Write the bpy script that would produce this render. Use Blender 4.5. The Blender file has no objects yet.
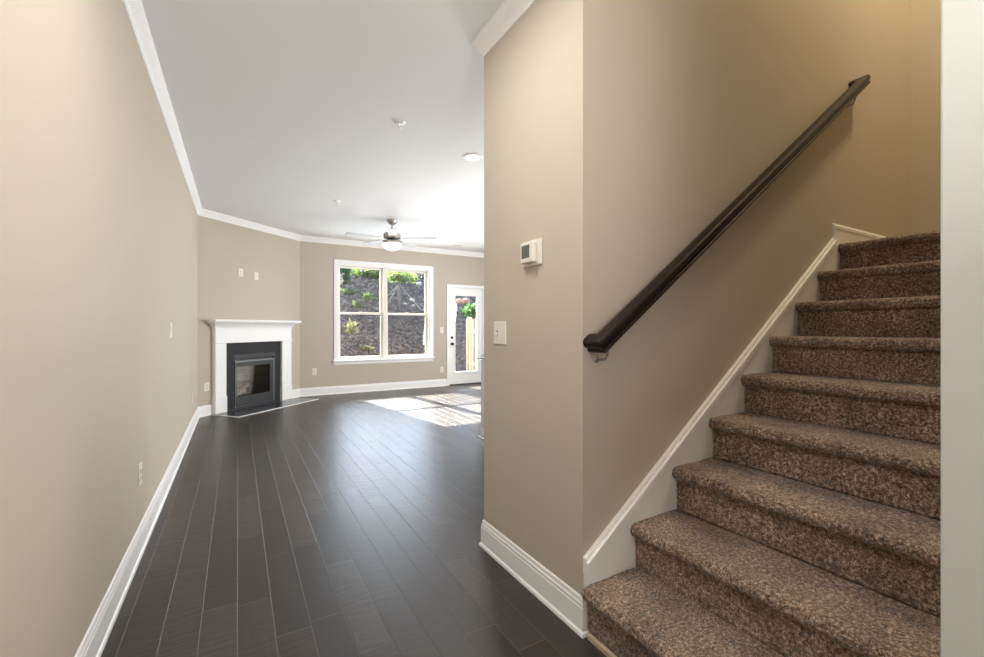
import bpy, bmesh, math, random
from mathutils import Vector, Matrix, noise

S = bpy.context.scene
COL = S.collection
PI = math.pi
random.seed(7)

# ------------------------------------------------------------------ camera
cam_d = bpy.data.cameras.new('camera')
cam_d.sensor_width = 36.0
cam_d.lens = 437.0 / 984.0 * 36.0
cam_d.shift_y = -1.5 / 984.0
cam_d.clip_start = 0.05
cam = bpy.data.objects.new('camera', cam_d)
cam.location = (0, 0, 1.19)
cam.rotation_euler = (PI / 2, 0, math.radians(-30.26))
COL.objects.link(cam)
S.camera = cam

# ------------------------------------------------------------------ world, sun, lights, exposure
S.view_settings.view_transform = 'Standard'
S.view_settings.look = 'None'
S.view_settings.exposure = 0.27
S.view_settings.gamma = 1.0
S.view_settings.use_curve_mapping = False

W = bpy.data.worlds.new('sky')
S.world = W
W.use_nodes = True
wn = W.node_tree.nodes
sky = wn.new('ShaderNodeTexSky')
sky.sky_type = 'NISHITA'
sky.sun_disc = False
sky.sun_elevation = math.radians(32.8)
sky.sun_rotation = math.radians(-8.7)
W.node_tree.links.new(sky.outputs[0], wn['Background'].inputs[0])
wn['Background'].inputs[1].default_value = 1.1


def light(name, kind, loc, energy, color=(1, 1, 1), to=None, size=None, size_y=None, radius=None, parent=None):
    d = bpy.data.lights.new(name, kind)
    d.energy = energy
    d.color = color
    if kind == 'AREA':
        d.shape = 'RECTANGLE'
        d.size = size
        d.size_y = size_y or size
    if radius is not None:
        d.shadow_soft_size = radius
    o = bpy.data.objects.new(name, d)
    o.location = loc
    if to is not None:
        o.rotation_euler = Vector(to).to_track_quat('-Z', 'Y').to_euler()
    if parent is not None:
        o.parent = parent
    COL.objects.link(o)
    return o


sun = light('sun', 'SUN', (0, 14, 12), 54.0, (1.0, 0.95, 0.86), to=(0.235, -1.53, -1.0))
sun.data.angle = math.radians(0.55)
# added fill behind the camera
light('entry_fill', 'AREA', (0.35, -1.85, 1.45), 11.0, (1.0, 0.99, 0.97), to=(0, 1, 0.05), size=1.3, size_y=2.1)
# added fill behind the camera, aimed up to brighten the ceiling and left wall
light('upward_fill', 'AREA', (0.55, -0.75, 1.60), 33.0, (1.0, 0.99, 0.97), to=(-0.35, 0.55, 1.0), size=0.7)
# added fill at the right-hand wall, out of view, to brighten the living room
light('right_fill', 'AREA', (5.1, 4.6, 1.5), 130.0, (0.97, 0.98, 1.0), to=(-1, 0.15, 0.12), size=1.6, size_y=1.7)
# added upward fill hidden past the partition, to brighten the far ceiling
light('ceiling_fill', 'AREA', (3.1, 4.9, 1.32), 22.0, (1.0, 0.99, 0.98), to=(0, 0, 1), size=3.0)
# daylight entering by the back window
light('window_daylight', 'AREA', (2.43, 8.02, 1.45), 29.0, (0.72, 0.86, 1.0), to=(0, -1, -0.15), size=1.7, size_y=1.6)
# foyer ceiling lamp, overhead
light('foyer_lamp', 'AREA', (0.36, 1.45, 2.70), 16.0, (1.0, 0.97, 0.92), to=(0, 0, -1), size=0.45)
# warm lamp over the upper landing
light('landing_lamp', 'AREA', (3.55, 0.45, 5.2), 54.0, (1.0, 0.82, 0.52), to=(0, 0, -1), size=0.35)


# ------------------------------------------------------------------ materials
class NT:
    def __init__(self, name):
        self.m = bpy.data.materials.new(name)
        self.m.use_nodes = True
        self.t = self.m.node_tree
        self.n = self.t.nodes
        self.b = self.n['Principled BSDF']

    def add(self, kind, **kw):
        n = self.n.new(kind)
        for k, v in kw.items():
            setattr(n, k, v)
        return n

    def set(self, sock, v):
        if hasattr(v, 'links') or hasattr(v, 'is_linked'):
            self.t.links.new(v, sock)
        else:
            sock.default_value = v

    def math(self, op, a, b=0.0, c=0.0):
        n = self.add('ShaderNodeMath', operation=op)
        self.set(n.inputs[0], a)
        self.set(n.inputs[1], b)
        self.set(n.inputs[2], c)
        return n.outputs[0]

    def mix(self, f, a, b):
        n = self.add('ShaderNodeMix', data_type='RGBA')
        self.set(n.inputs[0], f)
        self.set(n.inputs[6], a)
        self.set(n.inputs[7], b)
        return n.outputs[2]

    def pos(self):
        return self.add('ShaderNodeNewGeometry').outputs['Position']

    def scaled(self, vec, sc):
        n = self.add('ShaderNodeMapping')
        self.set(n.inputs[0], vec)
        n.inputs[3].default_value = sc
        return n.outputs[0]

    def noise(self, vec, scale, detail=3.0, rough=0.55):
        n = self.add('ShaderNodeTexNoise')
        self.set(n.inputs['Vector'], vec)
        n.inputs['Scale'].default_value = scale
        n.inputs['Detail'].default_value = detail
        n.inputs['Roughness'].default_value = rough
        return n.outputs[0]

    def ramp(self, f, stops):
        n = self.add('ShaderNodeValToRGB')
        self.set(n.inputs[0], f)
        e = n.color_ramp.elements
        while len(e) < len(stops):
            e.new(0.5)
        for i, (p, c) in enumerate(stops):
            e[i].position = p
            e[i].color = (*c, 1) if len(c) == 3 else c
        return n.outputs[0]

    def bump(self, h, dist, strength=1.0):
        n = self.add('ShaderNodeBump')
        n.inputs['Strength'].default_value = strength
        n.inputs['Distance'].default_value = dist
        self.set(n.inputs['Height'], h)
        self.set(self.b.inputs['Normal'], n.outputs[0])


def plain(name, col, rough=0.5, metal=0.0, var=0.0, vscale=8.0, bump=0.0, bscale=200.0, coat=0.0, spec=0.5):
    t = NT(name)
    p = t.pos()
    if var > 0:
        f = t.noise(p, vscale, 4)
        lo = tuple(c * (1 - var) for c in col) + (1,)
        hi = tuple(min(1, c * (1 + var)) for c in col) + (1,)
        t.set(t.b.inputs['Base Color'], t.mix(f, lo, hi))
    else:
        t.b.inputs['Base Color'].default_value = (*col, 1)
    t.b.inputs['Roughness'].default_value = rough
    t.b.inputs['Metallic'].default_value = metal
    t.b.inputs['Coat Weight'].default_value = coat
    t.b.inputs['Specular IOR Level'].default_value = spec
    if bump > 0:
        t.bump(t.noise(p, bscale, 2), bump)
    return t.m


def emit(name, col, power):
    t = NT(name)
    t.b.inputs['Base Color'].default_value = (*col, 1)
    t.b.inputs['Emission Color'].default_value = (*col, 1)
    t.b.inputs['Emission Strength'].default_value = power
    return t.m


def glass_mat(name, tint=(1, 1, 1), refl=1.0):
    t = NT(name)
    tr = t.add('ShaderNodeBsdfTransparent')
    tr.inputs[0].default_value = (*tint, 1)
    gl = t.add('ShaderNodeBsdfGlossy')
    gl.inputs['Roughness'].default_value = 0.01
    fr = t.add('ShaderNodeFresnel')
    fr.inputs[0].default_value = 1.45
    mx = t.add('ShaderNodeMixShader')
    t.set(mx.inputs[0], t.math('MULTIPLY', fr.outputs[0], refl))
    t.t.links.new(tr.outputs[0], mx.inputs[1])
    t.t.links.new(gl.outputs[0], mx.inputs[2])
    t.t.links.new(mx.outputs[0], t.n['Material Output'].inputs[0])
    return t.m


M = {}
M['paint'] = plain('beige_wall_paint', (0.515, 0.458, 0.380), 0.75, var=0.02, vscale=1.5, bump=0.0004, bscale=260, spec=0.25)
M['pale_wall'] = plain('pale_entry_wall', (0.60, 0.598, 0.57), 0.7, var=0.015, vscale=2, bump=0.0002, bscale=260, spec=0.25)  # paler, greyer base colour than the beige walls
M['ceiling'] = plain('ceiling_paint', (0.79, 0.79, 0.79), 0.9, var=0.012, vscale=2, bump=0.0005, bscale=220, spec=0.2)
M['trim'] = plain('white_trim_paint', (0.87, 0.865, 0.855), 0.38, var=0.01, vscale=4)
M['vinyl'] = plain('almond_vinyl', (0.76, 0.73, 0.66), 0.45)
M['plastic'] = plain('white_plastic', (0.74, 0.69, 0.62), 0.4)
M['plate'] = plain('almond_cover_plate', (0.80, 0.75, 0.68), 0.4)
M['slot'] = plain('dark_slot', (0.05, 0.045, 0.04), 0.6)
M['lcd'] = plain('grey_lcd', (0.13, 0.135, 0.12), 0.25)
M['nickel'] = plain('brushed_nickel', (0.42, 0.40, 0.38), 0.32, metal=1.0)
M['nickel_dull'] = plain('dull_grey_bead', (0.30, 0.305, 0.31), 0.4, metal=0.6)
M['chrome'] = plain('bright_steel', (0.62, 0.62, 0.62), 0.22, metal=1.0)
M['bronze'] = plain('dark_bronze', (0.05, 0.045, 0.04), 0.35, metal=0.8)
M['white_enamel'] = plain('white_enamel', (0.82, 0.82, 0.81), 0.25)
M['blade'] = plain('pale_fan_blade', (0.40, 0.385, 0.37), 0.5)
M['bowl'] = emit('lit_frosted_glass', (1.0, 0.97, 0.90), 4.5)
M['lens'] = emit('lit_lamp_lens', (1.0, 0.96, 0.88), 9.0)
M['lens_off'] = plain('unlit_lamp_lens', (0.5, 0.5, 0.48), 0.5)
M['granite'] = plain('black_polished_slate', (0.035, 0.038, 0.043), 0.1, var=0.3, vscale=30)
M['black_metal'] = plain('black_painted_metal', (0.032, 0.034, 0.037), 0.42)
M['grey_metal'] = plain('charcoal_satin_metal', (0.036, 0.038, 0.041), 0.4)
M['firebrick'] = plain('grey_firebox_lining', (0.62, 0.61, 0.60), 0.85, var=0.35, vscale=14, bump=0.004, bscale=40)
M['log'] = plain('grey_brown_ceramic_log', (0.80, 0.73, 0.63), 0.9, var=0.45, vscale=22, bump=0.008, bscale=45)
M['silver_edge'] = plain('pale_metal_edging', (0.72, 0.72, 0.71), 0.35)
M['pale_wood'] = plain('pale_raw_wood', (0.50, 0.40, 0.29), 0.6, var=0.15, vscale=30)
M['glass'] = glass_mat('window_glass', (0.93, 0.95, 0.95))
M['fireglass'] = glass_mat('fireplace_glass', (0.95, 0.95, 0.95), 2.0)
M['screen'] = glass_mat('insect_screen', (0.88, 0.885, 0.89), 0.3)
M['concrete'] = plain('patio_soil', (0.09, 0.075, 0.06), 0.9, var=0.15, vscale=5)
M['fence'] = plain('yellow_pine_board', (0.43, 0.35, 0.23), 0.75, var=0.2, vscale=16)
M['bark'] = plain('grey_bark', (0.12, 0.105, 0.095), 0.9, var=0.3, vscale=30)
M['rope'] = plain('pale_guy_strap', (0.36, 0.34, 0.30), 0.8)
M['stone'] = plain('pale_stone', (0.33, 0.30, 0.26), 0.85, var=0.2, vscale=14)
M['brick'] = plain('reddish_stone', (0.42, 0.20, 0.14), 0.85, var=0.25, vscale=10)


def leaf_mat(name, col, var):
    t = NT(name)
    f = t.noise(t.pos(), 9.0, 3)
    t.set(t.b.inputs['Base Color'], t.mix(f, (*[c * (1 - var) for c in col], 1), (*[c * (1 + var) for c in col], 1)))
    t.b.inputs['Roughness'].default_value = 0.5
    tl = t.add('ShaderNodeBsdfTranslucent')
    t.set(tl.inputs[0], t.mix(f, (*[c * 0.9 for c in col], 1), (*[c * 1.3 for c in col], 1)))
    mx = t.add('ShaderNodeMixShader')
    mx.inputs[0].default_value = 0.45
    t.t.links.new(t.b.outputs[0], mx.inputs[1])
    t.t.links.new(tl.outputs[0], mx.inputs[2])
    t.t.links.new(mx.outputs[0], t.n['Material Output'].inputs[0])
    return t.m


M['leaf_bright'] = leaf_mat('bright_green_leaf', (0.13, 0.18, 0.035), 0.5)
M['leaf_dark'] = leaf_mat('dark_green_leaf', (0.03, 0.075, 0.028), 0.4)
M['leaf_olive'] = leaf_mat('olive_leaf', (0.11, 0.14, 0.05), 0.4)
M['leaf_yellow'] = leaf_mat('yellow_grass_leaf', (0.20, 0.195, 0.08), 0.4)
M['leaf_mid'] = leaf_mat('mid_green_leaf', (0.09, 0.2, 0.05), 0.4)


def floor_mat():
    t = NT('dark_scraped_hardwood')
    pos = t.pos()
    sx = t.add('ShaderNodeSeparateXYZ')
    t.set(sx.inputs[0], pos)
    X, Y = sx.outputs[0], sx.outputs[1]
    w = 0.127
    xr = t.math('DIVIDE', t.math('ADD', X, 10.03), w)
    row = t.math('FLOOR', xr)
    fx = t.math('FRACT', xr)
    wn1 = t.add('ShaderNodeTexWhiteNoise', noise_dimensions='1D')
    t.set(wn1.inputs['W'], row)
    u = t.math('ADD', t.math('DIVIDE', t.math('ADD', Y, 20.0), 0.68), t.math('MULTIPLY', wn1.outputs[0], 9.0))
    pid = t.math('FLOOR', u)
    fu = t.math('FRACT', u)
    cv = t.add('ShaderNodeCombineXYZ')
    t.set(cv.inputs[0], row)
    t.set(cv.inputs[1], pid)
    wn2 = t.add('ShaderNodeTexWhiteNoise', noise_dimensions='2D')
    t.set(wn2.inputs['Vector'], cv.outputs[0])
    rnd = wn2.outputs[0]
    # seams
    ex = t.math('MINIMUM', fx, t.math('SUBTRACT', 1.0, fx))
    eu = t.math('MINIMUM', fu, t.math('SUBTRACT', 1.0, fu))
    dx = t.math('MULTIPLY', ex, w)
    du = t.math('MULTIPLY', eu, 0.68)
    d = t.math('MINIMUM', dx, du)
    mr = t.add('ShaderNodeMapRange', interpolation_type='SMOOTHSTEP')
    t.set(mr.inputs[0], d)
    mr.inputs[1].default_value = 0.0006
    mr.inputs[2].default_value = 0.0024
    mr.inputs[3].default_value = 1.0
    mr.inputs[4].default_value = 0.0
    seam = mr.outputs[0]
    # grain, offset per plank
    off = t.add('ShaderNodeVectorMath', operation='ADD')
    t.set(off.inputs[0], t.scaled(pos, (55, 2.2, 1)))
    t.set(off.inputs[1], wn2.outputs[1])
    grain = t.noise(off.outputs[0], 1.0, 4, 0.6)
    off2 = t.add('ShaderNodeVectorMath', operation='MULTIPLY_ADD')
    t.set(off2.inputs[0], wn2.outputs[1])
    off2.inputs[1].default_value = (30, 30, 30)
    t.set(off2.inputs[2], t.scaled(pos, (7, 42, 1)))
    scrape = t.noise(off2.outputs[0], 1.0, 2, 0.5)
    k = t.math('ADD', t.math('MULTIPLY', rnd, 0.55), t.math('MULTIPLY', grain, 0.45))
    colr = t.ramp(k, [(0.15, (0.023, 0.018, 0.0155)), (0.55, (0.038, 0.030, 0.0255)), (0.9, (0.064, 0.052, 0.045))])
    col = t.mix(t.math('MULTIPLY', seam, 0.45), colr, (0.115, 0.103, 0.096, 1))  # bevel glint painted in as a lighter seam colour
    t.set(t.b.inputs['Base Color'], col)
    t.set(t.b.inputs['Roughness'], t.math('ADD', 0.29, t.math('MULTIPLY', grain, 0.14)))
    amt = t.math('MULTIPLY', scrape, t.math('ADD', 0.25, rnd))
    h = t.math('SUBTRACT', t.math('ADD', t.math('MULTIPLY', amt, 0.0022), t.math('MULTIPLY', grain, 0.0003)),
               t.math('MULTIPLY', seam, 0.0012))
    t.bump(h, 1.0, 0.8)
    return t.m


def carpet_mat():
    t = NT('brown_flecked_carpet')
    p = t.pos()
    a = t.noise(p, 92.0, 2, 0.75)
    b = t.noise(p, 220.0, 2, 0.8)
    big = t.noise(p, 5.5, 3, 0.6)
    k = t.math('ADD', t.math('MULTIPLY', a, 0.55), t.math('MULTIPLY', b, 0.45))
    col = t.ramp(k, [(0.36, (0.034, 0.019, 0.013)), (0.46, (0.142, 0.092, 0.065)), (0.54, (0.315, 0.214, 0.155)), (0.64, (0.66, 0.51, 0.395))])
    f = t.math('ADD', 0.20, t.math('MULTIPLY', big, 1.55))
    mul = t.add('ShaderNodeVectorMath', operation='SCALE')
    t.set(mul.inputs[0], col)
    t.set(mul.inputs['Scale'], f)
    t.set(t.b.inputs['Base Color'], mul.outputs[0])
    t.b.inputs['Roughness'].default_value = 1.0
    t.b.inputs['Specular IOR Level'].default_value = 0.05
    t.b.inputs['Sheen Weight'].default_value = 0.25
    t.b.inputs['Sheen Roughness'].default_value = 0.6
    t.bump(k, 0.012, 0.9)
    return t.m


def wood_rail_mat():
    t = NT('espresso_stained_wood')
    p = t.pos()
    g = t.noise(t.scaled(p, (3, 60, 60)), 1.0, 4)
    t.set(t.b.inputs['Base Color'], t.ramp(g, [(0.3, (0.007, 0.0045, 0.004)), (0.7, (0.022, 0.012, 0.009))]))
    t.b.inputs['Roughness'].default_value = 0.36
    t.b.inputs['Specular IOR Level'].default_value = 0.25
    return t.m


def mulch_mat():
    t = NT('dark_bark_mulch')
    p = t.pos()
    a = t.noise(p, 11.0, 5, 0.8)
    b = t.noise(p, 1.6, 3, 0.6)
    c = t.ramp(a, [(0.36, (0.025, 0.018, 0.015)), (0.5, (0.085, 0.064, 0.053)), (0.60, (0.16, 0.125, 0.105)), (0.70, (0.40, 0.33, 0.29))])
    f = t.math('ADD', 0.6, t.math('MULTIPLY', b, 0.8))
    mul = t.add('ShaderNodeVectorMath', operation='SCALE')
    t.set(mul.inputs[0], c)
    t.set(mul.inputs['Scale'], f)
    t.set(t.b.inputs['Base Color'], mul.outputs[0])
    t.b.inputs['Roughness'].default_value = 0.95
    t.bump(a, 0.06, 0.8)
    return t.m


M['chip'] = plain('bark_chip', (0.17, 0.13, 0.11), 0.9, var=0.7, vscale=6)
M['floor'] = floor_mat()
M['carpet'] = carpet_mat()
M['rail'] = wood_rail_mat()
M['mulch'] = mulch_mat()


# ------------------------------------------------------------------ mesh helpers
def obj(name, bm, mat, parent=None, smooth=False, bevel=0.0, segs=2, angle=35):
    me = bpy.data.meshes.new(name)
    bmesh.ops.recalc_face_normals(bm, faces=bm.faces[:])
    bm.to_mesh(me)
    bm.free()
    me.materials.append(mat)
    o = bpy.data.objects.new(name, me)
    COL.objects.link(o)
    if parent is not None:
        o.parent = parent
    if smooth:
        me.polygons.foreach_set('use_smooth', [True] * len(me.polygons))
        if angle < 180:
            me.set_sharp_from_angle(angle=math.radians(angle))
    if bevel > 0:
        b = o.modifiers.new('bevel', 'BEVEL')
        b.width = bevel
        b.segments = segs
        b.limit_method = 'ANGLE'
        b.angle_limit = math.radians(40)
    return o


def thing(name, label=None, cat=None, loc=(0, 0, 0), rz=0.0, group=None):
    o = bpy.data.objects.new(name, None)
    o.empty_display_size = 0.1
    o.location = loc
    o.rotation_euler = (0, 0, rz)
    COL.objects.link(o)
    return tag(o, label, cat, group) if label else o


def tag(o, label, cat, group=None):
    o['label'] = label
    o['category'] = cat
    if group:
        o['group'] = group
    return o


def struct(o, label=None):
    o['kind'] = 'structure'
    if label:
        o['label'] = label
    return o


def nb():
    return bmesh.new()


def box(bm, x0, x1, y0, y1, z0, z1):
    vs = [bm.verts.new((x, y, z)) for z in (z0, z1) for (x, y) in ((x0, y0), (x1, y0), (x1, y1), (x0, y1))]
    for f in ((0, 3, 2, 1), (4, 5, 6, 7), (0, 1, 5, 4), (1, 2, 6, 5), (2, 3, 7, 6), (3, 0, 4, 7)):
        bm.faces.new([vs[i] for i in f])
    return vs


def boxes(*bs):
    bm = nb()
    for b in bs:
        box(bm, *b)
    return bm


def prism(bm, pts, axis, a0, a1):
    """extrude a 2-D outline along an axis: 'z' (x,y), 'y' (x,z), 'x' (y,z)"""
    def P(p, a):
        return {'z': (p[0], p[1], a), 'y': (p[0], a, p[1]), 'x': (a, p[0], p[1])}[axis]
    A = [bm.verts.new(P(p, a0)) for p in pts]
    B = [bm.verts.new(P(p, a1)) for p in pts]
    n = len(pts)
    bm.faces.new(A[::-1])
    bm.faces.new(B)
    for i in range(n):
        bm.faces.new((A[i], A[(i + 1) % n], B[(i + 1) % n], B[i]))


def lathe(bm, prof, segs=24, mat=None, cap=True):
    """prof: list of (r, z)"""
    mat = mat or Matrix()
    rings = []
    for r, z in prof:
        rings.append([bm.verts.new(mat @ Vector((r * math.cos(2 * PI * i / segs), r * math.sin(2 * PI * i / segs), z))) for i in range(segs)])
    for a, b in zip(rings, rings[1:]):
        for i in range(segs):
            bm.faces.new((a[i], a[(i + 1) % segs], b[(i + 1) % segs], b[i]))
    if cap:
        bm.faces.new(rings[0][::-1])
        bm.faces.new(rings[-1])


def tube(bm, pts, r, segs=10):
    pts = [Vector(p) for p in pts]
    rings = []
    for i, p in enumerate(pts):
        d = (pts[min(i + 1, len(pts) - 1)] - pts[max(i - 1, 0)]).normalized()
        up = Vector((0, 0, 1)) if abs(d.z) < 0.9 else Vector((1, 0, 0))
        a = d.cross(up).normalized()
        b = d.cross(a).normalized()
        rr = r[i] if isinstance(r, (list, tuple)) else r
        rings.append([bm.verts.new(p + a * rr * math.cos(2 * PI * k / segs) + b * rr * math.sin(2 * PI * k / segs)) for k in range(segs)])
    for a, b in zip(rings, rings[1:]):
        for k in range(segs):
            bm.faces.new((a[k], a[(k + 1) % segs], b[(k + 1) % segs], b[k]))
    bm.faces.new(rings[0][::-1])
    bm.faces.new(rings[-1])


def sweep(bm, path, prof, side=1):
    """mitred moulding: path of (x,y) along the wall, profile of (offset into room, z); room lies to the right of the path for side=1"""
    P = [Vector(p) for p in path]
    n = len(P)
    nrm = []
    for i in range(n - 1):
        d = (P[i + 1] - P[i]).normalized()
        nrm.append(Vector((d.y, -d.x)) * side)
    offs = []
    for i in range(n):
        if i == 0:
            offs.append(nrm[0])
        elif i == n - 1:
            offs.append(nrm[-1])
        else:
            m = (nrm[i - 1] + nrm[i])
            m = m / m.dot(nrm[i])
            offs.append(m)
    rings = []
    for p, o in zip(P, offs):
        rings.append([bm.verts.new((p.x + o.x * q[0], p.y + o.y * q[0], q[1])) for q in prof])
    k = len(prof)
    for a, b in zip(rings, rings[1:]):
        for j in range(k):
            bm.faces.new((a[j], a[(j + 1) % k], b[(j + 1) % k], b[j]))
    bm.faces.new(rings[0][::-1])
    bm.faces.new(rings[-1])


# ------------------------------------------------------------------ room constants
XL, XP, YC, YE, YB = -0.447, 1.16, 1.288, 2.074, 8.10
XR = 5.25
ZC = 2.75
ZT = 5.3
FA = Vector((-0.447, 6.90))
FB = Vector((0.925, 8.10))
FD = (FB - FA).normalized()
FN = Vector((FD.y, -FD.x))
FL = (FB - FA).length
FROT = math.atan2(FD.y, FD.x)

# ------------------------------------------------------------------ shell
struct(obj('floor', boxes((XL - 0.12, XR + 0.12, -2.12, YB + 0.15, -0.12, 0.0)), M['floor']))
struct(obj('ceiling', boxes((XL - 0.12, XP, -2.12, YB + 0.15, ZC, ZC + 0.12),
                            (XP, XR + 0.12, YC + 0.12, YB + 0.15, ZC, ZC + 0.12)), M['ceiling']))
struct(obj('wall_left', boxes((XL - 0.12, XL, -2.0, FA.y, 0, ZC)), M['paint']))
struct(obj('wall_front', boxes((XL - 0.12, XP, -2.12, -2.0, 0, ZC)), M['paint']))
# back wall with the window and the door opening
WX0, WX1, WZ0, WZ1 = 1.555, 3.295, 0.60, 2.315
DX0, DX1, DZ1 = 3.715, 4.505, 2.0
struct(obj('wall_back', boxes(
    (0.925, WX0, YB, YB + 0.15, 0, ZC), (WX0, WX1, YB, YB + 0.15, 0, WZ0), (WX0, WX1, YB, YB + 0.15, WZ1, ZC),
    (WX1, DX0, YB, YB + 0.15, 0, ZC), (DX0, DX1, YB, YB + 0.15, DZ1, ZC), (DX1, XR, YB, YB + 0.15, 0, ZC)), M['paint']))
struct(obj('wall_right', boxes((XR, XR + 0.12, YE, YB + 0.15, 0, ZC)), M['paint']))
# diagonal fireplace wall, opened for the firebox (local x runs along the wall, local y goes into it)
w = thing('wall_corner', loc=(FA.x, FA.y, 0), rz=FROT)
struct(w)
FS0, FS1, FZ1 = 0.53, 1.23, 0.73
obj('wall_panel', boxes((0, FS0, 0, 0.1, 0, ZC), (FS1, FL, 0, 0.1, 0, ZC), (FS0, FS1, 0, 0.1, FZ1, ZC)), M['paint'], w)
# partition between the passage and the stairs
struct(obj('wall_partition', boxes((XP, XP + 0.12, YC, YE, 0, ZC)), M['paint']))
struct(obj('wall_kitchen', boxes((XP + 0.12, XR, YE - 0.12, YE, 0, ZC)), M['paint']))
struct(obj('wall_stair', boxes((XP + 0.12, 4.62, YC, YC + 0.12, 0, ZT), (XP, XP + 0.12, YC, YC + 0.12, ZC, ZT)), M['paint']))
struct(obj('wall_landing', boxes((4.50, 4.62, -1.2, YC, 0, ZT)), M['paint']))
struct(obj('wall_stairwell', boxes((XP + 0.12, 3.2, 0.17, 0.29, 0, ZT), (3.08, 3.2, -1.2, 0.17, 0, ZT), (3.08, 4.62, -1.32, -1.2, 0, ZT)), M['paint']))
struct(obj('wall_header', boxes((XP, XP + 0.12, 0.17, YC, ZC, ZT)), M['paint']))
struct(obj('wall_entry', boxes((XP, XP + 0.12, -2.12, 0.29, 0, ZC)), M['pale_wall'], bevel=0.004))
struct(obj('ceiling_stairwell', boxes((XP, 4.62, -1.32, YC + 0.12, ZT, ZT + 0.1)), M['ceiling']))

# baseboards with shoe moulding
BASE = [(0, 0), (0.022, 0), (0.022, 0.006), (0.020, 0.014), (0.014, 0.02), (0.0125, 0.102), (0.0105, 0.106), (0.0105, 0.118),
        (0.0075, 0.124), (0.0065, 0.137), (0.003, 0.142), (0, 0.142)]
bm = nb(); sweep(bm, [(XL, -2.0), (XL, FA.y), (FA.x + FD.x * 0.196, FA.y + FD.y * 0.196)], BASE)
struct(obj('baseboard_left', bm, M['trim']))
bm = nb(); sweep(bm, [(FA.x + FD.x * 1.58, FA.y + FD.y * 1.58), (FB.x, FB.y), (DX0 - 0.052, YB)], BASE)
struct(obj('baseboard_back', bm, M['trim']))
bm = nb(); sweep(bm, [(XR, YE), (XP, YE), (XP, YC), (XP + 0.0265, YC)], BASE, side=1)
struct(obj('baseboard_partition', bm, M['trim']))
bm = nb(); sweep(bm, [(DX1 + 0.052, YB), (XR, YB)], BASE)
struct(obj('baseboard_right', bm, M['trim']))
bm = nb(); sweep(bm, [(XP, 0.26), (XP, -2.0)], BASE, side=1)
struct(obj('baseboard_entry', bm, M['trim']))
# crown moulding
CROWN = [(0, ZC - 0.092), (0.006, ZC - 0.092), (0.008, ZC - 0.078), (0.018, ZC - 0.066), (0.026, ZC - 0.048), (0.038, ZC - 0.028),
         (0.047, ZC - 0.016), (0.05, ZC - 0.012), (0.052, ZC), (0, ZC)]
bm = nb(); sweep(bm, [(XL, -2.0), (XL, FA.y), (FB.x, FB.y), (XR, YB)], CROWN)
struct(obj('trim_1', bm, M['trim']), 'white crown moulding along the left, corner and back walls')
bm = nb(); sweep(bm, [(XR, YE), (XP, YE), (XP, -2.0)], CROWN)
struct(obj('trim_2', bm, M['trim']), 'white crown moulding around the partition top')

# ------------------------------------------------------------------ window
win = struct(thing('window_1', loc=(0, 0, 0)), 'white double window with four panes looking onto a mulched bank')
yf = YB - 0.018
cw = 0.075
obj('casing', boxes((WX0 - cw, WX0, yf, YB, WZ0, WZ1 + cw), (WX1, WX1 + cw, yf, YB, WZ0, WZ1 + cw), (WX0, WX1, yf, YB, WZ1, WZ1 + cw)), M['trim'], win, bevel=0.004)
obj('sill', boxes((WX0 - cw - 0.02, WX1 + cw + 0.02, YB - 0.05, YB + 0.06, WZ0 - 0.028, WZ0)), M['trim'], win, bevel=0.006)
obj('apron', boxes((WX0 - cw, WX1 + cw, YB - 0.016, YB, WZ0 - 0.085, WZ0 - 0.028)), M['trim'], win, bevel=0.004)
obj('jamb', boxes((WX0, WX0 + 0.015, YB, YB + 0.15, WZ0, WZ1), (WX1 - 0.015, WX1, YB, YB + 0.15, WZ0, WZ1),
                  (WX0 + 0.015, WX1 - 0.015, YB, YB + 0.15, WZ1 - 0.015, WZ1), (WX0 + 0.015, WX1 - 0.015, YB + 0.06, YB + 0.15, WZ0, WZ0 + 0.015)), M['trim'], win)
MX = 2.41
obj('mullion', boxes((MX - 0.033, MX + 0.033, YB + 0.03, YB + 0.15, WZ0 + 0.015, WZ1 - 0.015)), M['vinyl'], win, bevel=0.003)


def sash(x0, x1, z0, z1, y, screen):
    st = 0.036
    f = obj('sash', boxes((x0, x0 + st, y, y + 0.03, z0, z1), (x1 - st, x1, y, y + 0.03, z0, z1),
                          (x0 + st, x1 - st, y, y + 0.03, z0, z0 + st), (x0 + st, x1 - st, y, y + 0.03, z1 - st, z1)), M['vinyl'], win, bevel=0.003)
    obj('pane', boxes((x0 + st, x1 - st, y + 0.012, y + 0.016, z0 + st, z1 - st)), M['glass'], f)
    if screen:
        obj('insect_screen', boxes((x0 + 0.01, x1 - 0.01, y + 0.052, y + 0.053, z0 + 0.01, z1 - 0.02)), M['screen'], f)
    else:
        return f
    lk = nb()
    box(lk, (x0 + x1) / 2 - 0.03, (x0 + x1) / 2 + 0.03, y + 0.002, y + 0.026, z1, z1 + 0.014)
    obj('sash_lock', lk, M['vinyl'], f, bevel=0.003)
    return f


for x0, x1 in ((WX0 + 0.017, MX - 0.034), (MX + 0.034, WX1 - 0.017)):
    sash(x0, x1, WZ0 + 0.017, 1.455, YB + 0.082, True)
    sash(x0, x1, 1.425, WZ1 - 0.017, YB + 0.115, False)

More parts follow.
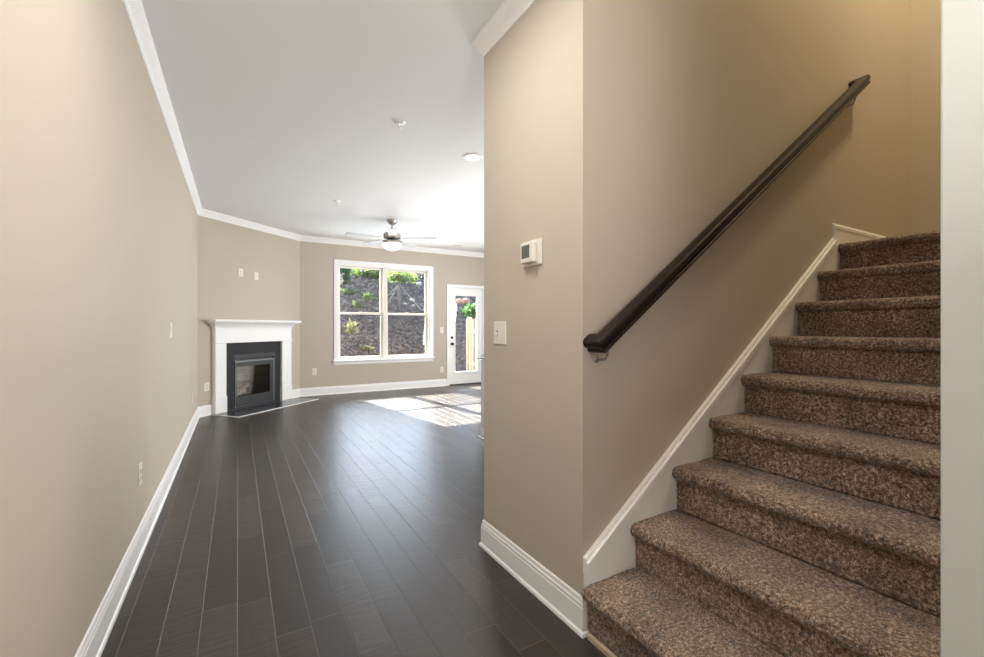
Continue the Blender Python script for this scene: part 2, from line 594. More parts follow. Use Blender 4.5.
# ------------------------------------------------------------------ patio door
dr = struct(thing('door_1', loc=(0, 0, 0)), 'white full-glass back door with dark knobs')
obj('casing', boxes((DX0 - 0.052, DX0, yf, YB, 0, DZ1 + 0.055), (DX1, DX1 + 0.052, yf, YB, 0, DZ1 + 0.055), (DX0, DX1, yf, YB, DZ1, DZ1 + 0.055)), M['trim'], dr, bevel=0.004)
obj('jamb', boxes((DX0, DX0 + 0.012, YB, YB + 0.15, 0, DZ1), (DX1 - 0.012, DX1, YB, YB + 0.15, 0, DZ1), (DX0 + 0.012, DX1 - 0.012, YB, YB + 0.15, DZ1 - 0.012, DZ1)), M['trim'], dr)
sx0, sx1, sy0, sy1 = DX0 + 0.014, DX1 - 0.014, YB + 0.02, YB + 0.06
gx0, gx1, gz0, gz1 = 3.868, 4.372, 0.27, 1.835
slab = obj('door_slab', boxes((sx0, gx0, sy0, sy1, 0.02, DZ1 - 0.014), (gx1, sx1, sy0, sy1, 0.02, DZ1 - 0.014),
                              (gx0, gx1, sy0, sy1, 0.02, gz0), (gx0, gx1, sy0, sy1, gz1, DZ1 - 0.014)), M['trim'], dr)
obj('glazing_bead', boxes((gx0 - 0.03, gx0, sy0 - 0.01, sy0, gz0 - 0.03, gz1 + 0.03), (gx1, gx1 + 0.03, sy0 - 0.01, sy0, gz0 - 0.03, gz1 + 0.03),
                          (gx0, gx1, sy0 - 0.01, sy0, gz0 - 0.03, gz0), (gx0, gx1, sy0 - 0.01, sy0, gz1, gz1 + 0.03)), M['trim'], slab, bevel=0.004)
obj('pane', boxes((gx0, gx1, sy0 + 0.018, sy0 + 0.022, gz0, gz1)), M['glass'], slab)
RX = Matrix.Rotation(PI / 2, 4, 'X')
for z, big in ((0.975, False), (0.845, True)):
    bm = nb()
    pr = [(0.027, 0), (0.027, 0.006), (0.012, 0.009), (0.011, 0.03), (0.027, 0.037), (0.03, 0.05), (0.024, 0.062), (0.008, 0.066)] if big else \
         [(0.028, 0), (0.028, 0.008), (0.02, 0.014), (0.012, 0.016)]
    lathe(bm, pr, 20, Matrix.Translation((3.79, sy0, z)) @ RX)
    obj('door_knob' if big else 'deadbolt', bm, M['bronze'], slab, smooth=True)
obj('threshold', boxes((DX0 + 0.012, DX1 - 0.012, YB + 0.0, YB + 0.15, 0.0, 0.018)), M['grey_metal'], dr, bevel=0.003)

# ------------------------------------------------------------------ fireplace (local x along the wall, local -y into the room)
fp = thing('fireplace', 'corner gas fireplace with white mantel and black slate surround', 'fireplace', (FA.x, FA.y, 0), FROT)
P0, P1, Q0, Q1 = 0.205, 1.571, 0.373, 1.373     # outer / inner edges of the pilasters
G0, G1, GY = 0.503, 1.253, -0.026               # gas insert, slate plane
FR = -0.062                                     # front of the pilasters
bm = nb()
prism(bm, [(P0 - 0.088, 0), (P1 + 0.105, 0), (P1 + 0.105, -0.172), (P0 - 0.088, -0.172)], 'z', 1.262, 1.292)
obj('mantel_shelf', bm, M['trim'], fp, bevel=0.005)
# bed moulding under the shelf: a cove that narrows downwards
bm = nb()
rings = []
for e, z in ((0.082, 1.262), (0.076, 1.25), (0.055, 1.238), (0.034, 1.22), (0.02, 1.203), (0.013, 1.19), (0.004, 1.185), (0.002, 1.15)):
    rings.append([bm.verts.new((x, y, z)) for x, y in ((P0 - e, -0.002), (P1 + e, -0.002), (P1 + e, FR - e), (P0 - e, FR - e))])
for a, b in zip(rings, rings[1:]):
    for i in range(4):
        bm.faces.new((a[i], a[(i + 1) % 4], b[(i + 1) % 4], b[i]))
bm.faces.new(rings[0]); bm.faces.new(rings[-1][::-1])
obj('bed_moulding', bm, M['trim'], fp)
obj('frieze', boxes((P0, P1, FR, -0.002, 0.985, 1.15)), M['trim'], fp, bevel=0.003)
obj('astragal', boxes((P0 - 0.012, P1 + 0.012, FR - 0.012, -0.002, 0.965, 0.985)), M['trim'], fp, bevel=0.006, segs=3)
for a, b in ((P0, Q0), (Q1, P1)):
    pil = obj('pilaster', boxes((a, b, FR, -0.002, 0.009, 0.965)), M['trim'], fp, bevel=0.004)
    obj('plinth', boxes((a - 0.008, b + 0.004, FR - 0.010, -0.002, 0.009, 0.235)), M['trim'], pil, bevel=0.005)
obj('surround', boxes((Q0, G0, GY, -0.002, 0.009, 0.965), (G1, Q1, GY, -0.002, 0.009, 0.965), (G0, G1, GY, -0.002, 0.79, 0.965)), M['granite'], fp)
obj('hearth', boxes((0.18, 1.675, -0.495, -0.0735, 0.0, 0.008), (Q0 + 0.006, Q1 - 0.006, -0.073, -0.0265, 0.0, 0.0075)), M['granite'], fp)
obj('hearth_edging', boxes((0.165, 1.69, -0.512, -0.4955, 0.0, 0.012), (0.165, 0.1795, -0.4955, -0.03, 0.0, 0.012)), M['silver_edge'], fp, bevel=0.002)
# gas insert, almost flush with the slate
ins = obj('insert_frame', boxes((G0, 0.522, -0.030, -0.003, 0.012, 0.79), (1.234, G1, -0.030, -0.003, 0.012, 0.79), (0.522, 1.234, -0.012, -0.003, 0.705, 0.79)), M['black_metal'], fp)
obj('upper_louvre', boxes((0.522, 1.234, -0.036, -0.013, 0.735, 0.79)), M['grey_metal'], ins, bevel=0.002)
dz0, dz1 = 0.045, 0.702
door = obj('firebox_door', boxes((0.527, 0.552, -0.042, -0.010, dz0, dz1), (1.150, 1.229, -0.042, -0.010, dz0, dz1),
                                 (0.552, 1.150, -0.042, -0.010, 0.620, dz1), (0.552, 1.150, -0.042, -0.010, dz0, 0.182)), M['grey_metal'], fp, bevel=0.002)
obj('bright_bead', boxes((0.528, 0.534, -0.045, -0.0425, dz0, dz1), (1.214, 1.226, -0.045, -0.0425, dz0, dz1), (0.534, 1.214, -0.045, -0.0425, dz1 - 0.018, dz1 - 0.006)), M['nickel_dull'], door)
obj('door_glass', boxes((0.552, 1.150, -0.020, -0.016, 0.182, 0.620)), M['fireglass'], door)
obj('lower_louvre', boxes((0.527, 1.229, -0.036, -0.010, 0.012, 0.036)), M['black_metal'], fp)
bm = nb()
box(bm, 0.54, 1.22, 0.20, 0.22, 0.14, 0.70)
box(bm, 0.535, 0.555, -0.002, 0.22, 0.14, 0.70)
box(bm, 1.205, 1.225, -0.002, 0.22, 0.14, 0.70)
box(bm, 0.535, 1.225, -0.002, 0.22, 0.001, 0.14)
box(bm, 0.535, 1.225, -0.002, 0.22, 0.70, 0.72)
obj('firebox', bm, M['firebrick'], fp)


def log(p0, p1, r):
    bm = nb()
    a, b = Vector(p0), Vector(p1)
    pts = [a.lerp(b, i / 9) + Vector((0, noise.noise(Vector((i * .7, p0[0] * 9, 0))) * .012, noise.noise(Vector((i * .6, 3, p0[0] * 7))) * .012)) for i in range(10)]
    tube(bm, pts, [r * (0.92 + 0.16 * random.random()) for _ in pts], 12)
    for v in bm.verts:
        v.co += Vector((0, noise.noise(v.co * 28), noise.noise(v.co * 31 + Vector((5, 5, 5))))) * 0.012
    obj('ceramic_log', bm, M['log'], fp, smooth=True, angle=180)


log((0.84, 0.07, 0.26), (1.17, 0.06, 0.27), 0.05)
log((0.62, 0.13, 0.22), (0.98, 0.14, 0.24), 0.045)
log((0.60, 0.03, 0.19), (0.90, 0.10, 0.36), 0.022)
log((0.88, 0.06, 0.36), (1.14, 0.12, 0.35), 0.04)
obj('burner_grate', boxes(*[(0.66 + 0.1 * i, 0.675 + 0.1 * i, 0.02, 0.19, 0.15, 0.17) for i in range(6)], (0.64, 1.19, 0.004, 0.019, 0.14, 0.16)), M['black_metal'], fp)

# ------------------------------------------------------------------ stairs
RUN, RISE, NX0 = 0.2625, 0.190, 1.133
SY0, SY1 = 0.292, YC - 0.023
stairs = thing('staircase', 'flight of brown carpeted stairs climbing to a landing behind the partition', 'staircase', (XP, YC, 0))
stairs_off = Vector((-XP, -YC, 0))


def carpet_step(name, nx, zt, zb, back):
    """carpeted riser and rounded nosing swept across the flight with tufted relief"""
    prof = []
    rx = nx + 0.032
    n = 22
    for i in range(n + 1):
        prof.append((rx, zb + (zt - 0.052 - zb) * i / n))
    cx, cz, r = nx + 0.026, zt - 0.026, 0.026
    for i in range(15):
        a = -PI / 2 - PI * i / 14
        prof.append((cx + r * math.cos(a), cz + r * math.sin(a)))
    m = max(4, int((back - cx) / 0.007))
    for i in range(1, m + 1):
        prof.append((cx + (back - cx) * i / m, zt))
    ny = 150
    bm = nb()
    grid = []
    for j in range(ny + 1):
        y = SY0 + (SY1 - SY0) * j / ny
        rowv = []
        for k, (x, z) in enumerate(prof):
            v = Vector((x, y, z))
            q = prof[min(k + 1, len(prof) - 1)]
            p = prof[max(k - 1, 0)]
            t = Vector((q[0] - p[0], 0, q[1] - p[1])).normalized()
            nn = Vector((-t.z, 0, t.x))
            a = noise.noise(v * 95) * 0.0030 + noise.noise(v * 190 + Vector((7, 3, 1))) * 0.0022 + noise.noise(v * 14) * 0.0030
            if k == 0 or k == len(prof) - 1:
                a = min(a, 0)
            v = v + nn * a
            rowv.append(bm.verts.new(v + stairs_off))
        grid.append(rowv)
    for A, B in zip(grid, grid[1:]):
        for k in range(len(prof) - 1):
            bm.faces.new((A[k], A[k + 1], B[k + 1], B[k]))
    # close the back, bottom and ends
    lo = [bm.verts.new(Vector((back, g, zb)) + stairs_off) for g in (SY0, SY1)]
    g0, g1 = grid[0], grid[-1]
    bm.faces.new(g0[::-1] + [lo[0]])
    bm.faces.new(g1 + [lo[1]])
    bm.faces.new([r_[-1] for r_ in grid] + [lo[1], lo[0]])
    bm.faces.new([r_[0] for r_ in grid][::-1] + [lo[0], lo[1]])
    return obj(name, bm, M['carpet'], stairs, smooth=True, angle=180)


for i in range(1, 9):
    nx = NX0 + RUN * (i - 1)
    carpet_step('carpeted_step', nx, RISE * i + (0.006 if i == 1 else 0), RISE * (i - 1) + (0.024 if i == 1 else 0.0), nx + RUN + 0.030)
carpet_step('landing_edge', NX0 + RUN * 8, RISE * 9, RISE * 8, NX0 + RUN * 8 + 0.30)
obj('landing', boxes((NX0 + RUN * 8 + 0.301 - XP, 4.499 - XP, SY0 - YC, SY1 - YC, 1.55, 1.709)), M['carpet'], stairs)
struct(obj('floor_landing', boxes((3.201, 4.499, -1.199, SY0 - 0.001, 1.55, 1.709)), M['carpet']))
obj('toe_strip', boxes((NX0 + 0.018 - XP, NX0 + 0.034 - XP, SY0 - YC, YC - 0.032 - YC, 0.0, 0.022)), M['pale_wood'], stairs, bevel=0.003)
# white skirt board along the wall with a moulded cap
sk = lambda x: 0.298 + 0.7075 * (x - 1.162)
X0s, X1s = XP + 0.028, 3.207
bm = nb()
prism(bm, [(X0s - XP, 0.0), (3.30 - XP, 0.0), (3.30 - XP, 1.706), (X1s - XP, 1.706), (0.0035, sk(XP + 0.0035) - 0.045), (0.0035, 0.146), (X0s - XP, 0.146)], 'y', -0.0215, -0.0005)
skirt = obj('skirt_board', bm, M['trim'], stairs)
bm = nb()
for (lo, hi, th) in ((0.040, 0.014, 0.030), (0.060, 0.040, 0.0255), (0.014, 0.0, 0.018)):
    prism(bm, [(X0s - 0.0275 - XP, sk(X0s - 0.0275) - lo), (X1s - XP, sk(X1s) - lo), (X1s - XP, sk(X1s) - hi), (X0s - 0.0275 - XP, sk(X0s - 0.0275) - hi)], 'y', -th, -0.0005)
obj('skirt_cap', bm, M['trim'], skirt)
BASE2 = [(0, z) if o == 0 else (o, z) for o, z in ((0, 1.709), (0.0145, 1.709), (0.0145, 1.80), (0.018, 1.804), (0.018, 1.822), (0.010, 1.828), (0.006, 1.838), (0, 1.838))]
bm = nb(); sweep(bm, [(3.2075, YC), (4.50, YC), (4.50, -1.2)], BASE2)
struct(obj('baseboard_landing', bm, M['trim']))

# ------------------------------------------------------------------ handrail
hr = thing('handrail', 'dark espresso wooden handrail sloping up the stair wall', 'handrail', (1.16, YC, 1.13))
ho = Vector((-1.16, -YC, -1.13))
YR = YC - 0.066


def rail_profile():
    # (across, up): a moulded rail with a rounded top and a bead at the foot
    h = [(0.024, -0.030), (0.0265, -0.026), (0.0265, -0.020), (0.023, -0.016), (0.025, -0.009), (0.030, -0.002), (0.031, 0.008), (0.030, 0.018), (0.025, 0.0245), (0.015, 0.028)]
    return h + [(-x, z) for x, z in h[::-1]]


def rail_piece(bm, path, pr, ups):
    """sweep with mitres: path of 3-D points; end planes are supplied as axes"""
    rings = []
    for (p, ax, up) in zip(path, pr, ups):
        rings.append([bm.verts.new(Vector(p) + Vector(ax) * a + Vector(up) * b + ho) for a, b in rail_profile()])
    k = len(rings[0])
    for a, b in zip(rings, rings[1:]):
        for j in range(k):
            bm.faces.new((a[j], a[(j + 1) % k], b[(j + 1) % k], b[j]))
    bm.faces.new(rings[0][::-1])
    bm.faces.new(rings[-1])


R0 = Vector((1.193, YR, 1.130))
R1 = Vector((3.468, YR, 2.765))
sl = (R1 - R0).normalized()
up = Vector((-sl.z, 0, sl.x))
m = 1 / math.cos(PI / 4)
bm = nb()
# wall end of the lower return, lower mitre, upper mitre, wall end of the upper return
rail_piece(bm, [(R0.x, YC - 0.001, R0.z), R0, R1, (R1.x, YC - 0.001, R1.z)],
           [-sl, -sl + Vector((0, -1, 0)), sl + Vector((0, -1, 0)), sl],
           [up, up, up, up])
obj('rail', bm, M['rail'], hr, smooth=True, angle=30)
for t in (0.016, 0.955):
    c = R0.lerp(R1, t)
    bm = nb()
    lathe(bm, [(0.013, 0), (0.013, 0.002), (0.009, 0.004), (0.005, 0.005)], 16, Matrix.Translation(Vector((c.x, YC - 0.001, c.z - 0.095)) + ho) @ RX)
    tube(bm, [Vector((c.x, YC - 0.008, c.z - 0.095)) + ho, Vector((c.x, YC - 0.05, c.z - 0.092)) + ho, Vector((c.x, YR + 0.006, c.z - 0.075)) + ho, Vector((c.x, YR, c.z - 0.042)) + ho], 0.0045, 10)
    prism(bm, [(c.x - 0.028 + ho.x, c.z - 0.044 - 0.0198 + ho.z), (c.x + 0.028 + ho.x, c.z - 0.044 + 0.0198 + ho.z), (c.x + 0.028 + ho.x, c.z - 0.040 + 0.0198 + ho.z), (c.x - 0.028 + ho.x, c.z - 0.040 - 0.0198 + ho.z)], 'y', YR - 0.012 + ho.y, YR + 0.012 + ho.y)
    obj('bracket', bm, M['nickel_dull'], hr, smooth=True)

# ------------------------------------------------------------------ wall plates (built facing local -y)
RZ_LEFT, RZ_PART, RZ_BACK = PI / 2, -PI / 2, 0.0


def plate_body(w_, h_, t_=0.006):
    bm = nb()
    box(bm, -w_ / 2, w_ / 2, -t_, 0, -h_ / 2, h_ / 2)
    return bm


def outlet(name, label, cat, loc, rz, kind='outlet', group=None, gang=1):
    w_ = 0.072 if gang == 1 else 0.116
    t = thing(name, label, cat, loc, rz, group)
    obj('cover_plate', plate_body(w_, 0.116), M['plate'], t, bevel=0.0025)
    for g in range(gang):
        cx = 0.0 if gang == 1 else (-0.023 + 0.046 * g)
        if kind == 'outlet':
            for s in (-1, 1):
                bm = nb()
                lathe(bm, [(0.016, 0.0), (0.016, 0.0025), (0.0145, 0.0035)], 20, Matrix.Translation((0, -0.006, s * 0.0195)) @ RX)
                rc = obj('receptacle', bm, M['plastic'], t, smooth=True)
                sl_ = nb()
                box(sl_, -0.0075, -0.005, -0.0102, -0.0096, s * 0.0195 - 0.003, s * 0.0195 + 0.006)
                box(sl_, 0.005, 0.0075, -0.0102, -0.0096, s * 0.0195 - 0.003, s * 0.0195 + 0.006)
                box(sl_, -0.002, 0.002, -0.0102, -0.0096, s * 0.0195 - 0.010, s * 0.0195 - 0.006)
                obj('slots', sl_, M['slot'], rc)
        elif kind == 'switch' or (kind == 'switch_blank' and g == 0):
            sl_ = nb()
            box(sl_, cx - 0.0055, cx + 0.0055, -0.0066, -0.0061, -0.012, 0.012)
            obj('switch_slot', sl_, M['slot'] if kind == 'switch_blank' else M['plastic'], t)
            bm = nb()
            prism(bm, [(-0.0067, -0.010), (-0.0067, 0.004), (-0.020, -0.012), (-0.018, -0.016)], 'x', cx - 0.004, cx + 0.004)
            obj('toggle', bm, M['plastic'], t, bevel=0.001)
        elif kind == 'rocker':
            bm = nb()
            box(bm, cx - 0.016, cx + 0.016, -0.0095, -0.0061, -0.033, 0.033)
            obj('rocker', bm, M['plastic'], t, bevel=0.002)
        if kind != 'outlet':
            for s in (-1, 1):
                bm = nb()
                lathe(bm, [(0.003, 0), (0.0026, 0.0012)], 10, Matrix.Translation((cx, -0.006, s * 0.042)) @ RX)
                obj('screw', bm, M['nickel'], t)
    if kind == 'outlet':
        bm = nb()
        lathe(bm, [(0.003, 0), (0.0026, 0.0012)], 10, Matrix.Translation((0, -0.006, 0)) @ RX)
        obj('screw', bm, M['nickel'], t)
    return t


outlet('wall_outlet', 'almond outlet cover low on the left wall, nearest the camera', 'outlet', (XL, 2.944, 0.410), RZ_LEFT)
outlet('light_switch', 'almond double switch plate at mid height on the left wall', 'switch', (XL, 4.176, 1.167), RZ_LEFT, 'rocker', gang=2)
outlet('wall_outlet', 'small outlet cover low on the left wall beside the fireplace corner', 'outlet', (XL, 6.07, 0.375), RZ_LEFT)


def onfp(s, z):
    p = FA + FD * s
    return (p.x, p.y, z)


outlet('wall_outlet', 'outlet cover on the corner wall at left of the white mantel', 'outlet', onfp(0.125, 0.39), FROT)
outlet('wall_outlet', 'left one of two cover plates high above the mantel', 'outlet', onfp(0.655, 1.98), FROT)
outlet('cable_plate', 'right one of two cover plates high above the mantel', 'wall plate', onfp(0.925, 1.96), FROT, 'rocker')
outlet('wall_outlet', 'outlet cover low on the back wall between fireplace and window', 'outlet', (1.16, YB, 0.415), RZ_BACK)
outlet('light_switch', 'almond switch plate on the back wall beside the glass door', 'switch', (3.555, YB, 1.126), RZ_BACK, 'rocker')
outlet('wall_outlet', 'outlet cover low on the back wall beside the glass door', 'outlet', (3.555, YB, 0.335), RZ_BACK)
outlet('light_switch', 'almond double plate with one toggle on the partition below the thermostat', 'switch', (XP, 1.903, 1.160), RZ_PART, 'switch_blank', gang=2)

# thermostat
th = thing('thermostat', 'square white thermostat with grey screen on the partition', 'thermostat', (XP, 1.619, 1.524), RZ_PART)
obj('back_plate', boxes((-0.073, 0.073, -0.010, 0, -0.058, 0.058)), M['plastic'], th, bevel=0.006, segs=3)
bd = obj('body', boxes((-0.052, 0.046, -0.036, -0.010, -0.046, 0.047)), M['plastic'], th, bevel=0.007, segs=3)
obj('screen', boxes((-0.038, 0.022, -0.0372, -0.0361, -0.024, 0.034)), M['lcd'], bd)

# ------------------------------------------------------------------ ceiling fan
FX, FY = 1.955, 6.245
fan = thing('ceiling_fan', 'brushed nickel ceiling fan with five pale blades and lit glass bowl', 'ceiling fan', (FX, FY, ZC))
bm = nb(); lathe(bm, [(0.02, -0.075), (0.035, -0.07), (0.06, -0.045), (0.072, -0.02), (0.074, 0.0)], 28)
obj('canopy', bm, M['nickel'], fan, smooth=True)
bm = nb(); lathe(bm, [(0.013, -0.185), (0.013, -0.07)], 16)
obj('downrod', bm, M['nickel'], fan, smooth=True)
bm = nb(); lathe(bm, [(0.06, -0.29), (0.105, -0.285), (0.125, -0.265), (0.125, -0.215), (0.11, -0.195), (0.05, -0.18), (0.02, -0.165)], 32)
obj('motor_housing', bm, M['nickel'], fan, smooth=True)
bm = nb(); lathe(bm, [(0.13, -0.345), (0.14, -0.33), (0.135, -0.31), (0.07, -0.30), (0.06, -0.291)], 32)
obj('light_collar', bm, M['nickel'], fan, smooth=True)
bm = nb(); lathe(bm, [(0.012, -0.441), (0.06, -0.434), (0.105, -0.413), (0.132, -0.38), (0.136, -0.355), (0.130, -0.346)], 32)
obj('light_bowl', bm, M['bowl'], fan, smooth=True)
a0 = math.atan2(-FY, -FX) + 0.02
for k in range(5):
    a = a0 + k * 2 * PI / 5
    mt = Matrix.Rotation(a, 4, 'Z') @ Matrix.Translation((0, 0, -0.272)) @ Matrix.Rotation(math.radians(3), 4, 'X')
    bm = nb()
    n = 12
    out = []
    for i in range(n + 1):
        x = 0.17 + 0.49 * i / n
        hw = 0.052 + 0.018 * i / n
        if i == n:
            hw -= 0.018
        if i == 0:
            hw -= 0.012
        out.append((x, hw))
    pts = [(x, h) for x, h in out] + [(x, -h) for x, h in out[::-1]]
    prism(bm, pts, 'z', -0.003, 0.003)
    bmesh.ops.transform(bm, matrix=mt, verts=bm.verts[:])
    bl = obj('blade', bm, M['blade'], fan)
    bm = nb()
    prism(bm, [(0.10, 0.014), (0.17, 0.02), (0.23, 0.035), (0.23, -0.035), (0.17, -0.02), (0.10, -0.014)], 'z', -0.008, -0.0035)
    bmesh.ops.transform(bm, matrix=mt, verts=bm.verts[:])
    obj('blade_iron', bm, M['nickel'], bl)
light('fan_lamp', 'POINT', (0, 0, -0.50), 4.0, (1.0, 0.95, 0.88), radius=0.12, parent=fan)


# ------------------------------------------------------------------ ceiling fittings
def can(label, x, y, lit):
    t = thing('recessed_light', label, 'ceiling light', (x, y, ZC))
    bm = nb()
    lathe(bm, [(0.066, -0.001), (0.068, -0.010), (0.085, -0.009), (0.096, -0.001)], 32, cap=False)
    obj('trim_ring', bm, M['white_enamel'], t, smooth=True)
    bm = nb()
    lathe(bm, [(0.067, -0.004), (0.03, -0.0075), (0.004, -0.008)], 32)
    obj('lens', bm, M['lens'] if lit else M['lens_off'], t, smooth=True)
    if lit:
        light('can_lamp', 'AREA', (0, 0, -0.03), 9.0, (1.0, 0.94, 0.85), to=(0, 0, -1), size=0.13, parent=t)
    return t


can('lit round recessed ceiling light near the partition crown moulding', 1.867, 3.554, True)
can('unlit recessed ceiling light far back between the fan and the glass door', 3.62, 7.50, False)


def sprinkler(label, x, y):
    t = thing('fire_sprinkler', label, 'sprinkler', (x, y, ZC))
    bm = nb(); lathe(bm, [(0.018, -0.016), (0.032, -0.012), (0.040, -0.004), (0.041, 0.0)], 24)
    obj('escutcheon', bm, M['white_enamel'], t, smooth=True)
    bm = nb()
    tube(bm, [(0.012, 0, -0.014), (0.014, 0, -0.03), (0.004, 0, -0.05)], 0.003, 8)
    tube(bm, [(-0.012, 0, -0.014), (-0.014, 0, -0.03), (-0.004, 0, -0.05)], 0.003, 8)
    obj('frame_arms', bm, M['white_enamel'], t, smooth=True)
    bm = nb(); lathe(bm, [(0.016, -0.056), (0.017, -0.053), (0.006, -0.049)], 20)
    obj('deflector', bm, M['white_enamel'], t, smooth=True)


sprinkler('white fire sprinkler head on the ceiling nearest the camera', 1.071, 3.225)
sprinkler('tiny white fire sprinkler head on the ceiling farther back, left of the fan', 1.069, 5.64)

# ------------------------------------------------------------------ kitchen appliance glimpsed past the partition
ap = thing('kitchen_appliance', 'sliver of a white kitchen appliance with metal handles just beyond the partition edge', 'appliance', (2.012, 2.90, 0))
obj('body', boxes((0, 0.62, 0, 0.74, 0.06, 0.94)), M['white_enamel'], ap, bevel=0.004)
obj('toe_kick', boxes((0.05, 0.62, 0.01, 0.73, 0.0, 0.0595)), M['black_metal'], ap)
obj('front_door', boxes((-0.018, -0.0005, 0.012, 0.728, 0.24, 0.93)), M['white_enamel'], ap, bevel=0.004)
obj('drawer_front', boxes((-0.018, -0.0005, 0.012, 0.728, 0.075, 0.23)), M['white_enamel'], ap, bevel=0.004)
for z in (0.90, 0.16):
    bm = nb()
    zz = z
    tube(bm, [(-0.055, 0.04, zz), (-0.055, 0.73, zz)], 0.009, 12)
    for y in (0.08, 0.69):
        tube(bm, [(-0.019, y, zz), (-0.055, y, zz)], 0.007, 10)
    obj('bar_handle', bm, M['chrome'], ap, smooth=True)

# ------------------------------------------------------------------ outdoors
struct(obj('ground_patio', boxes((-3, 9, YB + 0.151, 10.3, -0.25, -0.06)), M['concrete']))


def hill_z(x, y):
    base = (y - 10.3) * 0.605 if y < 17.3 else 4.235 + (y - 17.3) * 0.06
    v = Vector((x, y, 0))
    return base + noise.noise(v * 0.8) * 0.03 + noise.noise(v * 3.1) * 0.04 + noise.noise(v * 8.7) * 0.04 + noise.noise(v * 19) * 0.035


bm = nb()
nx_, ny_ = 300, 240
G = [[bm.verts.new((-3 + 14 * i / nx_, 9.8 + 9.2 * j / ny_, hill_z(-3 + 14 * i / nx_, 9.8 + 9.2 * j / ny_))) for i in range(nx_ + 1)] for j in range(ny_ + 1)]
for j in range(ny_):
    for i in range(nx_):
        bm.faces.new((G[j][i], G[j][i + 1], G[j + 1][i + 1], G[j + 1][i]))
bank = struct(obj('ground_bank', bm, M['mulch'], smooth=True, angle=180))


def leaves(n, rx, ry, rz, size, upright=False, narrow=0.45):
    bm = nb()
    for _ in range(n):
        p = Vector((random.gauss(0, 0.48), random.gauss(0, 0.48), random.gauss(0, 0.45)))
        p.z = max(-0.9, min(1.25, p.z))
        c = Vector((p.x * rx, p.y * ry, rz + p.z * rz))
        d = Vector((random.gauss(0, 1), random.gauss(0, 1), random.gauss(0.4, 0.6))).normalized()
        if upright:
            d = (Vector((p.x * 0.6, p.y * 0.6, 1)) + d * 0.25).normalized()
        s = d.cross(Vector((random.gauss(0, 1), random.gauss(0, 1), random.gauss(0, 1)))).normalized()
        L = size * random.uniform(0.7, 1.3)
        a = c - d * L * 0.5
        q = [a, c + s * L * narrow * 0.5, a + d * L, c - s * L * narrow * 0.5]
        bm.faces.new([bm.verts.new(v) for v in q])
    return bm


def shrub(name, label, cat, x, y, rx, ry, rz, n, size, mat, upright=False, narrow=0.45, group=None):
    t = thing(name, label, cat, (x, y, hill_z(x, y) - 0.02), 0, group)
    bm = nb()
    for k in range(5):
        a = k * 1.3
        tube(bm, [(0, 0, -0.05), (math.cos(a) * rx * 0.3, math.sin(a) * ry * 0.3, rz * 0.8), (math.cos(a) * rx * 0.6, math.sin(a) * ry * 0.6, rz * 1.4)], 0.012, 6)
    obj('stems', bm, M['bark'], t)
    obj('foliage', leaves(n, rx, ry, rz, size, upright, narrow), mat, t)
    return t


shrub('evergreen_shrub', 'dark green evergreen shrub at top left of the window view', 'shrub', 2.98, 14.6, 0.20, 0.22, 0.36, 1500, 0.07, M['leaf_dark'])
shrub('leafy_shrub', 'bright yellow-green leafy shrub atop the bank in the left sash', 'shrub', 4.02, 15.1, 0.50, 0.42, 0.22, 1300, 0.15, M['leaf_bright'])
shrub('groundcover_plant', 'low olive plant on the bank below the dark evergreen', 'plant', 2.97, 14.0, 0.28, 0.25, 0.08, 330, 0.09, M['leaf_olive'])
shrub('groundcover_plant', 'olive seedling on the bank just above the left meeting rail', 'plant', 3.09, 13.1, 0.15, 0.14, 0.17, 150, 0.10, M['leaf_olive'], True, 0.3)
shrub('groundcover_plant', 'olive plant higher and right of the seedling in the left sash', 'plant', 3.50, 13.6, 0.16, 0.14, 0.15, 150, 0.10, M['leaf_olive'], True, 0.3)
shrub('ornamental_grass', 'tuft of yellow-green grass at left in the lower left pane', 'grass', 2.64, 11.92, 0.14, 0.12, 0.17, 170, 0.15, M['leaf_yellow'], True, 0.12)
shrub('ornamental_grass', 'yellow low plant near the bottom of the lower left pane', 'plant', 2.84, 11.30, 0.17, 0.14, 0.06, 220, 0.09, M['leaf_yellow'])
shrub('round_shrub', 'round green shrub above the fence in the door glass', 'shrub', 6.78, 12.85, 0.28, 0.28, 0.22, 1100, 0.10, M['leaf_mid'])

# loose bark chips over the bank
bm = nb()
for _ in range(9000):
    x, y = random.uniform(1.5, 8.5), random.uniform(10.6, 17.4)
    c = Vector((x, y, hill_z(x, y) + 0.012))
    d = Vector((random.gauss(0, 1), random.gauss(0, 1), random.gauss(0, 0.5))).normalized()
    e = d.cross(Vector((random.gauss(0, 1), random.gauss(0, 1), random.gauss(0, 1)))).normalized()
    l_, w2 = random.uniform(0.03, 0.075), random.uniform(0.012, 0.03)
    nrm_ = d.cross(e) * 0.005
    T = [bm.verts.new(c + d * l_ * a + e * w2 * b + nrm_) for a, b in ((1, 1), (-1, 1), (-1, -1), (1, -1))]
    U = [bm.verts.new(c + d * l_ * a + e * w2 * b - nrm_) for a, b in ((1, 1), (-1, 1), (-1, -1), (1, -1))]
    bm.faces.new(T); bm.faces.new(U[::-1])
    for k in range(4):
        bm.faces.new((T[k], U[k], U[(k + 1) % 4], T[(k + 1) % 4]))
chips = obj('bark_chips', bm, M['chip'], bank)
chips['kind'] = 'stuff'

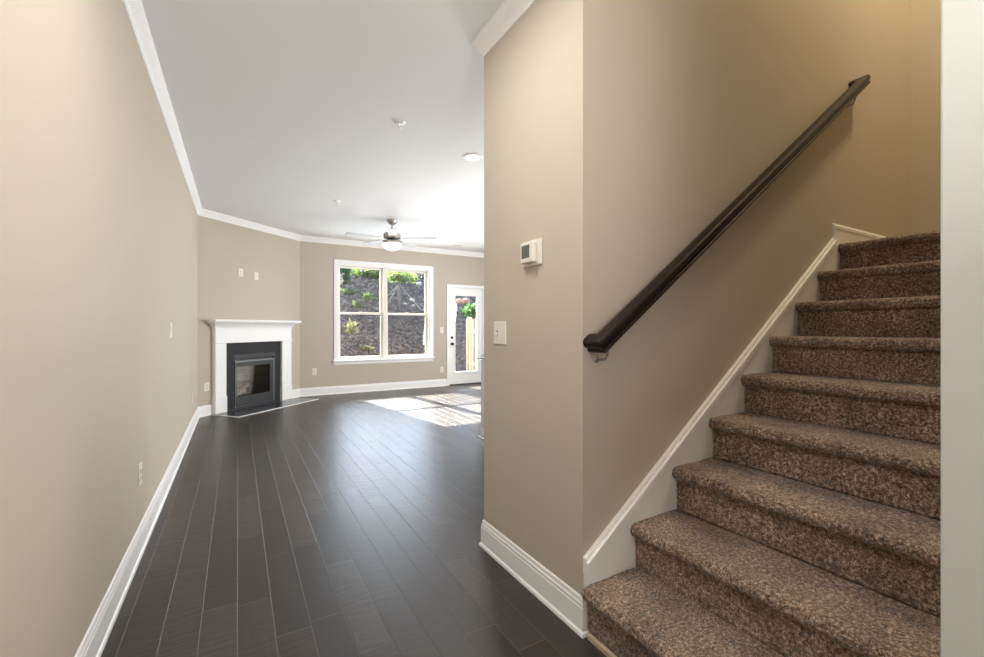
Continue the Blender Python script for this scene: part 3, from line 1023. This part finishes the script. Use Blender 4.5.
# staked young tree
tx, ty = 4.35, 13.19
tz = hill_z(tx, ty)
tree = thing('young_tree', 'staked young tree with bright leaves behind the right upper sash', 'tree', (tx, ty, tz))
bm = nb(); tube(bm, [(0, 0, -0.05), (0.01, 0, 0.5), (-0.01, 0.02, 0.9), (0.02, 0, 1.15)], [0.05, 0.045, 0.035, 0.02], 10)
tube(bm, [(0, 0, 0.85), (-0.2, 0.05, 1.05)], 0.014, 6)
tube(bm, [(0, 0, 0.85), (0.22, -0.05, 1.08)], 0.014, 6)
obj('trunk', bm, M['bark'], tree, smooth=True, angle=180)
cb = leaves(650, 0.46, 0.36, 0.17, 0.12)
bmesh.ops.translate(cb, vec=(0.05, 0, 0.86), verts=cb.verts[:])
obj('crown', cb, M['leaf_bright'], tree)
for gx, gy in ((5.05, 13.10), (3.93, 13.22), (3.80, 13.45)):
    bm = nb()
    tube(bm, [(0, 0, 0.80), (gx - tx, gy - ty, hill_z(gx, gy) - tz - 0.01)], 0.007, 6)
    obj('guy_strap', bm, M['rope'], tree)


def rock(name, label, x, y, r, mat, sx_=1.0, group=None):
    bm = nb()
    bmesh.ops.create_icosphere(bm, subdivisions=3, radius=1)
    sd = Vector((x * 3, y * 2, 1))
    for v in bm.verts:
        v.co *= 1 + 0.35 * noise.noise(v.co * 1.3 + sd)
        v.co = Vector((v.co.x * r * sx_, v.co.y * r * 0.8, v.co.z * r * 0.7))
    o = obj(name, bm, mat, smooth=True, angle=35)
    o.location = (x, y, hill_z(x, y) + r * 0.25)
    tag(o, label, 'rock', group)


rock('rock', 'pale stone high on the bank at upper right of the window', 5.59, 14.74, 0.10, M['stone'], 1.2)
rock('rock', 'pale stone on the bank right of the staked tree, upper one', 4.95, 13.67, 0.09, M['stone'])
rock('rock', 'pale stone on the bank right of the staked trunk, lowest one', 4.87, 13.38, 0.07, M['stone'])
rock('rock', 'pale stone on the bank closest to the staked trunk', 4.62, 13.43, 0.06, M['stone'])
rock('rock', 'reddish stone in the door glass, left one', 6.65, 13.60, 0.17, M['brick'])
rock('rock', 'reddish stone in the door glass, right one', 6.95, 13.70, 0.14, M['brick'])

# board fence running away from the house
fence = thing('board_fence', 'yellow pine board fence seen through the glass door', 'fence', (5.216, 8.36, -0.06), 0.152)
y = 0.0
while y < 1.50:
    bm = nb()
    box(bm, 0, 0.012, y, y + 0.066, 0.03, 1.46 + random.uniform(-0.012, 0.012))
    obj('fence_board', bm, M['fence'], fence, bevel=0.003)
    y += 0.120
obj('fence_rail', boxes((0.0125, 0.05, 0, 1.51, 0.3, 0.38), (0.0125, 0.05, 0, 1.51, 1.1, 1.18)), M['fence'], fence)
for yy in (0.0, 1.44):
    obj('fence_post', boxes((0.051, 0.14, yy, yy + 0.09, 0.0, 1.5)), M['fence'], fence)
